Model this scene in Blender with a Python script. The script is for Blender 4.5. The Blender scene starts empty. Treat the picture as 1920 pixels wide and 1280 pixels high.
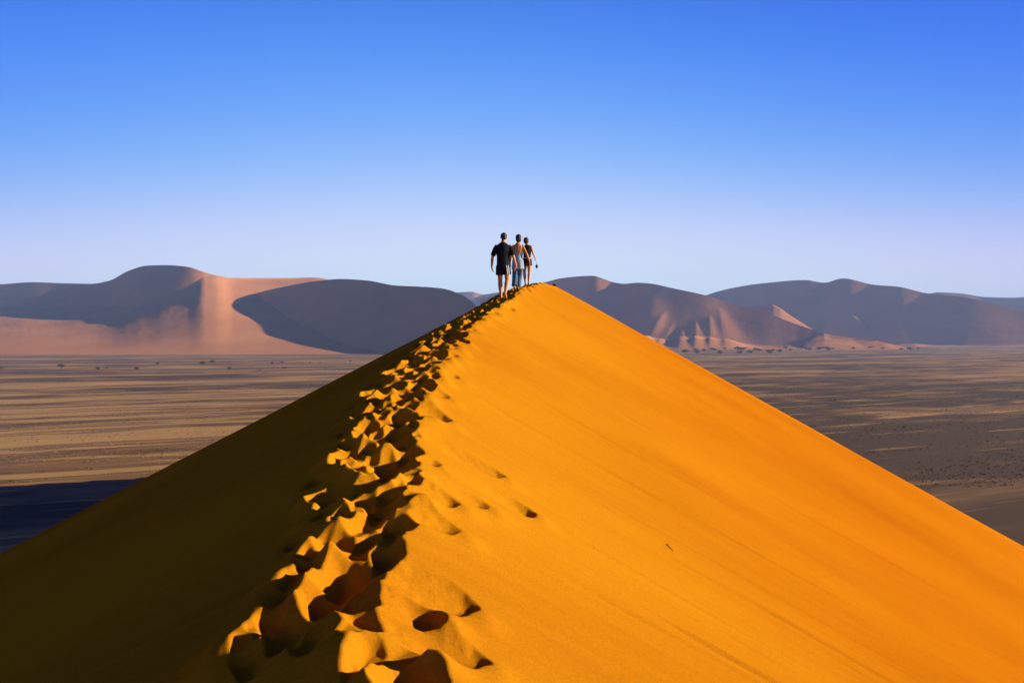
import bpy, bmesh, math, random
import numpy as np
from mathutils import Vector, Matrix

random.seed(7)
rng = np.random.default_rng(7)
C = bpy.context.scene.collection
F = 1867.0            # focal length in photo pixels
CX, CY = 960.0, 632.0 # vanishing column / horizon row in the photo
H = 50.0              # eye height above the plain

# ------------------------------------------------------------------ helpers
def tag(o, label=None, cat=None, group=None, kind=None):
    if label: o['label'] = label
    if cat: o['category'] = cat
    if group: o['group'] = group
    if kind: o['kind'] = kind
    return o

def empty(name, loc=(0, 0, 0), rz=0.0):
    o = bpy.data.objects.new(name, None)
    o.empty_display_size = 0.2
    o.location = loc
    o.rotation_euler = (0, 0, rz)
    C.objects.link(o)
    return o

def mesh_obj(name, verts, faces, mat=None, parent=None, smooth=True):
    me = bpy.data.meshes.new(name)
    me.from_pydata([tuple(v) for v in verts], [], [tuple(f) for f in faces])
    me.update()
    if smooth:
        me.polygons.foreach_set('use_smooth', [True] * len(me.polygons))
    if mat: me.materials.append(mat)
    o = bpy.data.objects.new(name, me)
    C.objects.link(o)
    if parent is not None: o.parent = parent
    return o

def grid_obj(name, X, Y, Z, mat, smooth=True):
    nr, nc = X.shape
    me = bpy.data.meshes.new(name)
    co = np.stack([X, Y, Z], -1).reshape(-1, 3).astype(np.float32)
    idx = np.arange(nr * nc).reshape(nr, nc)
    q = np.stack([idx[:-1, :-1], idx[:-1, 1:], idx[1:, 1:], idx[1:, :-1]], -1).reshape(-1, 4)
    me.vertices.add(len(co)); me.vertices.foreach_set('co', co.ravel())
    me.loops.add(q.size); me.loops.foreach_set('vertex_index', q.ravel().astype(np.int32))
    me.polygons.add(len(q))
    me.polygons.foreach_set('loop_start', np.arange(0, q.size, 4, dtype=np.int32))
    me.polygons.foreach_set('loop_total', np.full(len(q), 4, dtype=np.int32))
    me.update(calc_edges=True)
    me.polygons.foreach_set('use_smooth', np.full(len(q), smooth))
    me.materials.append(mat)
    o = bpy.data.objects.new(name, me)
    C.objects.link(o)
    return o

def vnoise(x, y, seed=0):
    xi = np.floor(x).astype(np.int64); yi = np.floor(y).astype(np.int64)
    xf = x - xi; yf = y - yi
    xf = xf * xf * (3 - 2 * xf); yf = yf * yf * (3 - 2 * yf)
    def h(a, b):
        n = (a * 374761393 + b * 668265263 + seed * 982451653) & 0x7fffffff
        n = ((n ^ (n >> 13)) * 1274126177) & 0x7fffffff
        n = n ^ (n >> 16)
        return (n & 0xffff) / 65535.0
    a = h(xi, yi); b = h(xi + 1, yi); c = h(xi, yi + 1); d = h(xi + 1, yi + 1)
    return (a + (b - a) * xf) * (1 - yf) + (c + (d - c) * xf) * yf

def fbm(x, y, seed=0, octs=4):
    s = 0; a = 0.5; f = 1.0
    for k in range(octs):
        s = s + a * (vnoise(x * f, y * f, seed + k * 17) - 0.5); a *= 0.5; f *= 2.03
    return s

def curve(pts, xs, col=1):
    """smooth interpolation through the points (pchip-like)"""
    p = np.array([q[0] for q in pts], float); v = np.array([q[col] for q in pts], float)
    h = np.diff(p); dl = np.diff(v) / h
    m = np.zeros(len(p)); m[0] = dl[0]; m[-1] = dl[-1]
    for i in range(1, len(p) - 1):
        if dl[i - 1] * dl[i] > 0:
            w1 = 2 * h[i] + h[i - 1]; w2 = h[i] + 2 * h[i - 1]
            m[i] = (w1 + w2) / (w1 / dl[i - 1] + w2 / dl[i])
    xs = np.asarray(xs, float)
    i = np.clip(np.searchsorted(p, xs) - 1, 0, len(h) - 1)
    t = np.clip((xs - p[i]) / h[i], 0, 1)
    t2 = t * t; t3 = t2 * t
    return ((2 * t3 - 3 * t2 + 1) * v[i] + (t3 - 2 * t2 + t) * h[i] * m[i]
            + (-2 * t3 + 3 * t2) * v[i + 1] + (t3 - t2) * h[i] * m[i + 1])

# ------------------------------------------------------------------ materials
def new_mat(name):
    m = bpy.data.materials.new(name); m.use_nodes = True
    nt = m.node_tree
    b = nt.nodes['Principled BSDF']
    b.inputs['Roughness'].default_value = 0.95
    b.inputs['Specular IOR Level'].default_value = 0.1
    return m, nt, b

def N(nt, t, **kw):
    n = nt.nodes.new(t)
    for k, v in kw.items():
        if k in n.inputs.keys(): n.inputs[k].default_value = v
        else: setattr(n, k, v)
    return n

def ramp(nt, fac, stops, interp='LINEAR'):
    r = nt.nodes.new('ShaderNodeValToRGB')
    r.color_ramp.interpolation = interp
    e = r.color_ramp.elements
    while len(e) < len(stops): e.new(0.5)
    for el, (p, c) in zip(e, stops):
        el.position = p; el.color = (*c, 1)
    nt.links.new(fac, r.inputs['Fac'])
    return r

def coords(nt, scale, rot=(0, 0, 0), loc=(0, 0, 0)):
    tc = nt.nodes.new('ShaderNodeNewGeometry')
    mp = nt.nodes.new('ShaderNodeMapping')
    mp.inputs['Scale'].default_value = scale
    mp.inputs['Rotation'].default_value = rot
    mp.inputs['Location'].default_value = loc
    nt.links.new(tc.outputs['Position'], mp.inputs['Vector'])
    return mp.outputs['Vector']

def sand_material():
    m, nt, b = new_mat('orange_sand')
    L = nt.links
    big = N(nt, 'ShaderNodeTexNoise', Scale=1.0, Detail=4.0)
    L.new(coords(nt, (0.12, 0.25, 0.25)), big.inputs['Vector'])
    stre = N(nt, 'ShaderNodeTexNoise', Scale=1.0, Detail=5.0, Roughness=0.6)
    L.new(coords(nt, (0.35, 5.5, 0.35)), stre.inputs['Vector'])
    mx = N(nt, 'ShaderNodeMix', data_type='FLOAT'); mx.inputs[0].default_value = 0.30
    L.new(big.outputs['Fac'], mx.inputs[2]); L.new(stre.outputs['Fac'], mx.inputs[3])
    col = ramp(nt, mx.outputs[0], [(0.32, (0.4480, 0.1424, 0.0048)), (0.5, (0.5160, 0.1800, 0.0056)), (0.68, (0.5600, 0.2080, 0.0064))])
    # paler near the crest, redder and darker farther down the right flank
    sp_ = N(nt, 'ShaderNodeSeparateXYZ'); gp = nt.nodes.new('ShaderNodeNewGeometry'); L.new(gp.outputs['Position'], sp_.inputs[0])
    rd = N(nt, 'ShaderNodeMapRange'); rd.inputs[1].default_value = 0.0; rd.inputs[2].default_value = 7.0
    L.new(sp_.outputs[0], rd.inputs[0])
    red = N(nt, 'ShaderNodeMix', data_type='RGBA', blend_type='MULTIPLY')
    red.inputs[7].default_value = (0.93, 0.74, 0.6, 1)
    L.new(rd.outputs[0], red.inputs[0]); L.new(col.outputs['Color'], red.inputs[6])
    grain = N(nt, 'ShaderNodeTexNoise', Scale=45.0, Detail=6.0, Roughness=0.85)
    L.new(coords(nt, (1, 1, 1)), grain.inputs['Vector'])
    gr = ramp(nt, grain.outputs['Fac'], [(0.30, (0.72, 0.70, 0.66)), (0.5, (0.97, 0.97, 0.97)), (0.70, (1.14, 1.15, 1.15))])
    mul = N(nt, 'ShaderNodeMix', data_type='RGBA', blend_type='MULTIPLY'); mul.inputs[0].default_value = 1.0
    L.new(red.outputs[2], mul.inputs[6]); L.new(gr.outputs['Color'], mul.inputs[7])
    L.new(mul.outputs[2], b.inputs['Base Color'])
    bs = N(nt, 'ShaderNodeBump', Strength=0.4, Distance=0.026)
    L.new(stre.outputs['Fac'], bs.inputs['Height'])
    bg = N(nt, 'ShaderNodeBump', Strength=0.6, Distance=0.010)
    L.new(grain.outputs['Fac'], bg.inputs['Height']); L.new(bs.outputs['Normal'], bg.inputs['Normal'])
    L.new(bg.outputs['Normal'], b.inputs['Normal'])
    b.inputs['Specular IOR Level'].default_value = 0.0
    return m

def plain_material():
    m, nt, b = new_mat('gravel_plain')
    L = nt.links
    warp = N(nt, 'ShaderNodeTexNoise', Scale=1.0, Detail=2.0)
    L.new(coords(nt, (0.004, 0.004, 0.004)), warp.inputs['Vector'])
    rot = math.radians(31)
    def streak(along, across, seed, det=4.0, rough=0.55):
        n = N(nt, 'ShaderNodeTexNoise', Scale=1.0, Detail=det, Roughness=rough, Distortion=0.25)
        g = nt.nodes.new('ShaderNodeNewGeometry')
        mp = nt.nodes.new('ShaderNodeMapping'); mp.vector_type = 'TEXTURE'
        mp.inputs['Scale'].default_value = (along, across, 1e6)
        mp.inputs['Rotation'].default_value = (0, 0, rot)
        mp.inputs['Location'].default_value = (seed * 37, seed * 91, 0)
        L.new(g.outputs['Position'], mp.inputs['Vector'])
        ad = N(nt, 'ShaderNodeVectorMath', operation='MULTIPLY_ADD')
        L.new(warp.outputs['Color'], ad.inputs[0]); ad.inputs[1].default_value = (1.0, 1.6, 0.0)
        L.new(mp.outputs['Vector'], ad.inputs[2]); L.new(ad.outputs[0], n.inputs['Vector'])
        return n
    s1 = streak(150, 17, 3.1, 6.0, 0.6)
    s2 = streak(560, 95, 9.7, 4.0)
    s3 = streak(120, 7.5, 5.2, 5.0)
    s4 = streak(95, 30, 1.4, 5.0)
    def math2(op, x, y):
        m_ = N(nt, 'ShaderNodeMath', operation=op)
        for i, q in enumerate((x, y)):
            if isinstance(q, (int, float)): m_.inputs[i].default_value = q
            else: L.new(q, m_.inputs[i])
        return m_.outputs[0]
    def step_(x, lo, hi):
        r_ = N(nt, 'ShaderNodeMapRange'); r_.interpolation_type = 'SMOOTHSTEP'
        r_.inputs[1].default_value = lo; r_.inputs[2].default_value = hi
        L.new(x, r_.inputs[0]); return r_.outputs[0]
    sep = N(nt, 'ShaderNodeSeparateXYZ')
    tc = nt.nodes.new('ShaderNodeNewGeometry'); L.new(tc.outputs['Position'], sep.inputs[0])
    # the pan right of the big dune is darker gravel, the left side sandier
    mr = N(nt, 'ShaderNodeMapRange'); mr.inputs[1].default_value = -120; mr.inputs[2].default_value = 160
    mr.inputs[3].default_value = 0.035; mr.inputs[4].default_value = -0.055
    L.new(sep.outputs[0], mr.inputs[0])
    nr = step_(sep.outputs[1], 1500, 450)
    mrn = math2('MULTIPLY', mr.outputs[0], nr)
    mix12 = math2('ADD', math2('MULTIPLY', s1.outputs['Fac'], 0.52), math2('MULTIPLY', s2.outputs['Fac'], 0.48))
    lev = math2('ADD', mix12, mrn)
    gold = step_(lev, 0.532, 0.562)
    dark = step_(math2('ADD', math2('MULTIPLY', s2.outputs['Fac'], 0.6), math2('ADD', math2('MULTIPLY', s4.outputs['Fac'], 0.4), mrn)), 0.53, 0.44)
    fine = step_(math2('ADD', s3.outputs['Fac'], math2('MULTIPLY', mrn, 0.25)), 0.595, 0.63)
    base = ramp(nt, s3.outputs['Fac'], [(0.3, (0.2160, 0.1024, 0.0368)), (0.7, (0.3280, 0.1600, 0.0560))])
    def mixc(f, c1, c2):
        m_ = N(nt, 'ShaderNodeMix', data_type='RGBA')
        L.new(f, m_.inputs[0])
        for i, c in ((6, c1), (7, c2)):
            if isinstance(c, tuple): m_.inputs[i].default_value = (*c, 1)
            else: L.new(c, m_.inputs[i])
        return m_.outputs[2]
    c = mixc(dark, base.outputs['Color'], (0.1000, 0.0528, 0.0208))
    c = mixc(math2('MULTIPLY', gold, 0.8), c, (0.5600, 0.2960, 0.0880))
    yf = N(nt, 'ShaderNodeMapRange'); yf.inputs[1].default_value = 380; yf.inputs[2].default_value = 620; yf.inputs[3].default_value = 0.15; yf.inputs[4].default_value = 0.85
    L.new(sep.outputs[1], yf.inputs[0])
    c = mixc(math2('MULTIPLY', fine, yf.outputs[0]), c, (0.6720, 0.3840, 0.0960))
    L.new(c, b.inputs['Base Color'])
    bs = N(nt, 'ShaderNodeBump', Strength=0.6, Distance=1.0)
    L.new(math2('ADD', lev, math2('MULTIPLY', s3.outputs['Fac'], 0.3)), bs.inputs['Height']); L.new(bs.outputs['Normal'], b.inputs['Normal'])
    return m

def hill_material():
    m, nt, b = new_mat('red_dune_sand')
    L = nt.links
    n = N(nt, 'ShaderNodeTexNoise', Scale=1.0, Detail=5.0)
    L.new(coords(nt, (0.004, 0.004, 0.008)), n.inputs['Vector'])
    col = ramp(nt, n.outputs['Fac'], [(0.3, (0.5120, 0.1920, 0.0600)), (0.55, (0.5760, 0.2200, 0.0720)), (0.75, (0.6080, 0.2480, 0.0800))])
    L.new(col.outputs['Color'], b.inputs['Base Color'])
    n2 = N(nt, 'ShaderNodeTexNoise', Scale=1.0, Detail=6.0)
    L.new(coords(nt, (0.02, 0.02, 0.02)), n2.inputs['Vector'])
    bs = N(nt, 'ShaderNodeBump', Strength=0.4, Distance=4.0)
    L.new(n2.outputs['Fac'], bs.inputs['Height']); L.new(bs.outputs['Normal'], b.inputs['Normal'])
    b.inputs['Specular IOR Level'].default_value = 0.0
    return m

def flat_mat(name, col, rough=0.8, spec=0.2, noise=0.0, scale=30.0):
    m, nt, b = new_mat(name)
    b.inputs['Roughness'].default_value = rough
    b.inputs['Specular IOR Level'].default_value = spec
    n = N(nt, 'ShaderNodeTexNoise', Scale=scale, Detail=3.0)
    k = 1 - noise
    r = ramp(nt, n.outputs['Fac'], [(0.3, tuple(c * k for c in col)), (0.7, tuple(min(1, c * (1 + noise)) for c in col))])
    tc = N(nt, 'ShaderNodeTexCoord'); nt.links.new(tc.outputs['Object'], n.inputs['Vector'])
    nt.links.new(r.outputs['Color'], b.inputs['Base Color'])
    return m

SAND = sand_material(); PLAIN = plain_material(); HILL = hill_material()

# ------------------------------------------------------------------ sun, sky
EL = math.radians(14.0)
BEHIND = math.radians(-1.0)      # the sun stands square to the right
sun_dir = Vector((math.cos(EL) * math.cos(BEHIND), -math.cos(EL) * math.sin(BEHIND), math.sin(EL)))
sd = bpy.data.lights.new('sun', 'SUN'); sd.energy = 5.0; sd.angle = math.radians(0.53); sd.color = (1.0, 0.93, 0.70)
so = bpy.data.objects.new('sun', sd); C.objects.link(so)
so.rotation_euler = sun_dir.to_track_quat('Z', 'Y').to_euler()
so.location = (200, 0, 300)

w = bpy.data.worlds.new('World'); bpy.context.scene.world = w; w.use_nodes = True
nt = w.node_tree
bg = nt.nodes['Background']
sky = nt.nodes.new('ShaderNodeTexSky'); sky.sky_type = 'NISHITA'; sky.sun_disc = False
sky.sun_elevation = EL
sky.sun_rotation = math.atan2(sun_dir.x, sun_dir.y)
sky.altitude = 1200; sky.air_density = 1.0; sky.dust_density = 0.6; sky.ozone_density = 2.5
# saturated slide-film sky: each channel of the sky gets its own contrast
SKYS = 0.10
sepc = nt.nodes.new('ShaderNodeSeparateColor'); cmb = nt.nodes.new('ShaderNodeCombineColor')
# added dimming of the sky along the sun axis, past even, to cut fill
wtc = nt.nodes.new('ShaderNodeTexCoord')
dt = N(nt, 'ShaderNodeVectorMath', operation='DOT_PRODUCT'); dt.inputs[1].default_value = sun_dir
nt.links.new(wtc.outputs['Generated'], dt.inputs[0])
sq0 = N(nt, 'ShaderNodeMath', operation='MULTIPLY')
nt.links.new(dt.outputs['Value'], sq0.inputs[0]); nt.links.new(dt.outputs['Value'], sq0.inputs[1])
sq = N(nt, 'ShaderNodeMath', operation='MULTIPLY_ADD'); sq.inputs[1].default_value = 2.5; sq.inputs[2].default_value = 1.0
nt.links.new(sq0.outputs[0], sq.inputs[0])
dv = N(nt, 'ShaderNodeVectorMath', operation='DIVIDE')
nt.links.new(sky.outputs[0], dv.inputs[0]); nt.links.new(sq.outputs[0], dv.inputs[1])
nt.links.new(dv.outputs[0], sepc.inputs[0])
for k, (ref, val, p, top) in enumerate([(0.084, 0.0232, 3.25, 0.384), (0.157, 0.116, 1.85, 0.535), (0.276, 0.608, 0.33, 0.72)]):
    m1 = N(nt, 'ShaderNodeMath', operation='MULTIPLY'); m1.inputs[1].default_value = SKYS / ref
    m2 = N(nt, 'ShaderNodeMath', operation='POWER'); m2.inputs[1].default_value = p
    m3 = N(nt, 'ShaderNodeMath', operation='MULTIPLY'); m3.inputs[1].default_value = val / SKYS
    nt.links.new(sepc.outputs[k], m1.inputs[0]); nt.links.new(m1.outputs[0], m2.inputs[0])
    nt.links.new(m2.outputs[0], m3.inputs[0])
    q1 = N(nt, 'ShaderNodeMath', operation='MULTIPLY'); q1.inputs[1].default_value = SKYS / top
    q2 = N(nt, 'ShaderNodeMath', operation='POWER'); q2.inputs[1].default_value = 2.5
    q3 = N(nt, 'ShaderNodeMath', operation='ADD'); q3.inputs[1].default_value = 1.0
    q4 = N(nt, 'ShaderNodeMath', operation='POWER'); q4.inputs[1].default_value = -0.4
    q5 = N(nt, 'ShaderNodeMath', operation='MULTIPLY')
    nt.links.new(m3.outputs[0], q1.inputs[0]); nt.links.new(q1.outputs[0], q2.inputs[0]); nt.links.new(q2.outputs[0], q3.inputs[0])
    nt.links.new(q3.outputs[0], q4.inputs[0]); nt.links.new(q4.outputs[0], q5.inputs[0]); nt.links.new(m3.outputs[0], q5.inputs[1])
    nt.links.new(q5.outputs[0], cmb.inputs[k])
# added falloff: high sky darkened so it fills the shaded ground less
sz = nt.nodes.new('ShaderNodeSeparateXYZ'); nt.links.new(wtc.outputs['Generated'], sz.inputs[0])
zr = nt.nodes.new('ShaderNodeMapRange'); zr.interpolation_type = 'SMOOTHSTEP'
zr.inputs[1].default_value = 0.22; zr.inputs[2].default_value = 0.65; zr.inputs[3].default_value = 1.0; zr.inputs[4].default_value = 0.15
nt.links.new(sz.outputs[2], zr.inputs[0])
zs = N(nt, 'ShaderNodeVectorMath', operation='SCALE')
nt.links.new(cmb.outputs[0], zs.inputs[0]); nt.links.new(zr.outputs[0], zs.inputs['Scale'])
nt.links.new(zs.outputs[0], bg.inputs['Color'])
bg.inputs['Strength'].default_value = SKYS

# ------------------------------------------------------------------ camera
cd = bpy.data.cameras.new('camera'); co = bpy.data.objects.new('camera', cd); C.objects.link(co)
cd.sensor_width = 36.0; cd.lens = 36.0 * F / 1920.0
cd.clip_start = 0.05; cd.clip_end = 60000
co.location = (0, 0, H)
co.rotation_euler = (math.radians(90), 0, 0)
cd.shift_y = (CY - 640.0) / 1920.0
bpy.context.scene.camera = co

sc = bpy.context.scene
sc.view_settings.view_transform = 'Standard'; sc.view_settings.look = 'None'
sc.view_settings.exposure = 0.92; sc.view_settings.gamma = 1.0
sc.cycles.max_bounces = 5; sc.cycles.diffuse_bounces = 3; sc.cycles.volume_bounces = 0

# ------------------------------------------------------------------ the near dune
RIDGE = [  # depth, x, height relative to the eye
    (-60, 3.0, -3.2), (-20, 1.2, -2.0), (-3, 0.2, -1.78), (2.0, 0.1, -1.76), (4.0, -0.10, -1.73), (4.9, -0.38, -1.69), (5.3, -0.62, -1.635), (5.8, -0.82, -1.57),
    (6.5, -0.90, -1.49), (7.4, -0.86, -1.38), (8.5, -0.92, -1.25), (9.6, -1.03, -1.12), (11.3, -1.18, -0.91), (13.9, -1.24, -0.59), (17.0, -1.16, -0.21), (21.2, -0.93, 0.31),
    (26.9, -0.26, 1.02), (30.1, 0.10, 1.44), (33.2, 0.50, 1.76), (38.0, 1.08, 2.10), (41.0, 1.75, 2.10),
    (44, 2.1, 1.75), (50, 2.3, 0.6), (60, 2.4, -0.6), (90, 1.0, -1.0), (150, 0, -1.0), (322, 0, -1.0), (420, 0, -1.0)]
TL, TR = 0.515, 0.555

def ridge_x(d): return curve(RIDGE, d, 1)
def ridge_z(d): return curve(RIDGE, d, 2)

dn = [2.6]
while dn[-1] < 47: dn.append(dn[-1] * 1.0027)
df = [dn[-1]]
while df[-1] < 420: df.append(df[-1] * 1.02 + 0.05)
D = np.array(list(np.linspace(-60, -2, 24)) + list(np.linspace(-1.0, 2.5, 40)) + dn + df[1:])
sp = list(np.arange(-1.5, 2.0, 0.013))
s = 0.013; x = sp[-1]; right = []
while x < 150: s *= 1.045; x += s; right.append(x)
s = 0.013; x = sp[0]; left = []
while x > -150: s *= 1.05; x -= s; left.append(x)
S = np.array(left[::-1] + sp + right)
DD, SS = np.meshgrid(D, S, indexing='ij')
RX = ridge_x(D)[:, None]; RZ = ridge_z(D)[:, None]
XX = RX + SS; YY = DD.copy()

def profile(s, d):
    """cross-section: a trodden, rounded crest on the shady side, long flanks easing out towards the foot"""
    rl = 0.12 + 0.48 * np.clip((24.0 - d) / 9.0, 0, 1) * np.clip((d - 4.9) / 0.9, 0, 1)
    r = np.where(s < 0, rl, 0.06)
    a = np.where(s < 0, TL, TR) * (np.sqrt(s * s + r * r) - r)
    far = np.maximum(np.abs(s) - 70, 0)
    return -a + 0.0022 * far ** 2 * np.where(np.abs(s) > 70, 1, 0)

ZZ = RZ + profile(SS, DD)
ZZ = ZZ + 0.075 * fbm(XX * 0.35, YY * 0.18, 3, 3) * np.clip(np.abs(SS) / 2, 0.2, 1)
# long soft sand-slide grooves running down the flanks
ZZ = ZZ + 0.018 * fbm(XX * 0.22, YY * 2.6, 11, 3) * np.clip((np.abs(SS) - 0.2) / 2, 0, 1)
# thin tracks where sand has slid straight down the lit slope
for _ in range(80):
    d0 = math.exp(rng.uniform(math.log(4.0), math.log(38.0))); x0 = rng.uniform(0.5, 6); ln = rng.uniform(0.8, 4.5)
    wd = rng.uniform(0.012, 0.022) * (1 + d0 / 10); dp = rng.uniform(0.007, 0.024) * (0.6 + d0 / 14)
    a = int(np.searchsorted(D, d0 - 1.5)); b = int(np.searchsorted(D, d0 + 1.5)) + 1
    j = int(np.searchsorted(S, x0 - 0.5)); jj = int(np.searchsorted(S, x0 + ln + 0.5)) + 1
    ws = (slice(a, b), slice(j, jj))
    yc = d0 + (SS[ws] - x0) * rng.uniform(-0.05, 0.05) + 0.03 * np.sin(SS[ws] * 2.1 + d0)
    env = np.clip((SS[ws] - x0) / 0.4, 0, 1) * np.clip((x0 + ln - SS[ws]) / 0.4, 0, 1)
    g = np.exp(-((YY[ws] - yc) / wd) ** 2) - 0.6 * np.exp(-((YY[ws] - yc - 2.1 * wd) / wd) ** 2)
    ZZ[ws] -= dp * env * g
endz = -(YY - 326) * 1.0  # unseen far end of the dune, shaped to set its shadow's edge
ZZ = np.minimum(ZZ, np.where(YY > 240, endz - 1.0, 1e9))

i0 = int(np.searchsorted(D, 2.6)); i1 = int(np.searchsorted(D, 46))

def surf(x, d):
    i = int(np.clip(np.searchsorted(D, d), 1, len(D) - 1))
    if d - D[i - 1] < D[i] - d: i -= 1
    j = int(np.clip(np.searchsorted(S, x - RX[i, 0]), 1, len(S) - 1))
    if x - RX[i, 0] - S[j - 1] < S[j] - (x - RX[i, 0]): j -= 1
    return float(ZZ[i, j])

def window(x, d, R):
    a = int(np.searchsorted(D, d - R)); b = int(np.searchsorted(D, d + R)) + 1
    s0 = x - float(ridge_x([d])[0])
    e = int(np.searchsorted(S, s0 - R - 0.4)); f = int(np.searchsorted(S, s0 + R + 0.4)) + 1
    return slice(max(a, i0), b), slice(e, f)

def step(x, d, ang, Lf=0.27, Wf=0.11, depth=0.09, wall=0.74, lip=0.035, R=1.1):
    """one foot sunk into loose sand: walls slump to the angle of repose, a lip is pushed out downhill"""
    ws = window(x, d, R)
    X = XX[ws]; Y = YY[ws]
    zc = surf(x, d)
    side = 1 if x > float(ridge_x([d])[0]) else -1
    # pushed-up lip on the downhill / rear side
    lx = x + side * 0.16; ly = d - 0.05
    g = np.exp(-(((X - lx) / 0.11) ** 2 + ((Y - ly) / 0.16) ** 2))
    ZZ[ws] += lip * g
    ca, sa = math.cos(ang), math.sin(ang)
    u = (X - x) * sa + (Y - d) * ca          # along the foot (0 = away from camera)
    v = (X - x) * ca - (Y - d) * sa
    du = np.maximum(np.abs(u) - (Lf - Wf) / 2, 0)
    dist = np.maximum(np.hypot(du, v) - Wf / 2, 0)
    nz = (0.03 * fbm(X * 5, Y * 5, 61, 2) + 0.02 * fbm(X * 22, Y * 22, 71, 2)) * np.clip(dist / 0.06, 0.2, 1) + 0.012 * fbm(X * 6, Y * 6, int(abs(x * 131 + d * 57)) % 97, 2)
    down = np.clip(((X - x) * side) / (dist + 0.02), 0, 1)
    w = wall + 0.5 * down                     # downhill wall holds steeper
    bowl = zc - depth + dist * w + nz + 0.02 * u / Lf + 0.12 * np.clip(Wf / 2 - np.hypot(du, v), 0, None) * -0.5
    ZZ[ws] = np.minimum(ZZ[ws], bowl)

steps = []
for wk in range(15):
    base = [-0.05, -0.25, -0.45, 0.13, -0.62, -0.15, -0.35, -0.2, -0.52, -0.72, -0.1, -0.3, -0.05, -0.4, -0.18][wk]
    stride = [0.62, 0.58, 0.66, 0.90, 0.80, 0.74, 0.63, 0.7, 0.7, 0.9, 0.6, 0.68, 0.75, 0.5, 0.45][wk]
    d = 3.0 + rng.uniform(0, 0.6); k = 0
    while d < 40.5:
        if d < 5.5 and base < -0.2:
            d += 0.5; continue
        lat = base + (0.09 if k % 2 else -0.09) + rng.normal(0, 0.07)
        steps.append((float(ridge_x([d])[0]) + lat, d, rng.normal(0.05, 0.22) + (0.12 if k % 2 else -0.12),
                      rng.uniform(0.18, 0.27), rng.uniform(0.065, 0.10), rng.uniform(0.03, 0.095)))
        d += stride * rng.uniform(0.85, 1.15); k += 1
order = rng.permutation(len(steps))
for q in order:
    x, d, a, lf, wf, dp = steps[q]
    if x > float(ridge_x([d])[0]) + 0.02: dp *= 0.6
    step(x, d, a, lf, wf, dp, wall=rng.uniform(0.76, 1.15), lip=rng.uniform(0.015, 0.05))

def hit(px, py):
    """where the sight line through a photo pixel meets the smooth dune"""
    u = (px - CX) / F; v = (CY - py) / F
    for d in np.arange(3.0, 45, 0.02):
        if v * d <= float(ridge_z([d])[0] + profile(np.array(u * d - float(ridge_x([d])[0])), d)): return u * d, float(d)
    return u * 45, 45.0
# single prints away from the beaten line
for px, py, dp, lf, wf in [(888, 1236, .07, .2, .1), (868, 1138, .065, .26, .10), (800, 1150, .05, .2, .1), (845, 992, .06, .24, .10),
                           (990, 958, .06, .2, .1), (932, 888, .06, .22, .08), (845, 940, .06, .22, .09), (905, 946, .03, .2, .1),
                           (830, 783, .09, .28, .13), (760, 1200, .07, .3, .12)]:
    x, d = hit(px, py)
    step(x, d, rng.normal(0.3, 0.3), lf, wf, dp, wall=0.72, lip=0.03)

# a touch of settling
reg = ZZ[i0:i1].copy()
k = reg.copy()
k[1:-1, 1:-1] = (4 * reg[1:-1, 1:-1] + 2 * (reg[:-2, 1:-1] + reg[2:, 1:-1] + reg[1:-1, :-2] + reg[1:-1, 2:])
                 + reg[:-2, :-2] + reg[2:, 2:] + reg[:-2, 2:] + reg[2:, :-2]) / 16
ZZ[i0:i1] = 0.25 * reg + 0.75 * k
# crumbs and spilled clods over the trodden strip
trod = np.exp(-((SS + 0.2) / 0.55) ** 2) * np.clip((42 - DD) / 4, 0, 1)
ZZ += trod * (0.010 * fbm(XX * 9, YY * 9, 91, 3) + 0.020 * np.clip(fbm(XX * 16, YY * 14, 95, 2) - 0.16, 0, 1))
dune = grid_obj('dune', XX, YY, np.maximum(ZZ + H, -4.0), SAND)
tag(dune, kind='structure')

# ------------------------------------------------------------------ the plain
R_OUT = 14000.0
ang = np.linspace(0, 2 * math.pi, 97); rad = np.array([1, 150, 300, 600, 1200, 2500, 5000, 9000, R_OUT])
AA, RR = np.meshgrid(ang, rad, indexing='ij')
ground = grid_obj('ground', RR * np.cos(AA), RR * np.sin(AA), np.zeros_like(RR), PLAIN)
tag(ground, kind='structure')

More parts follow.
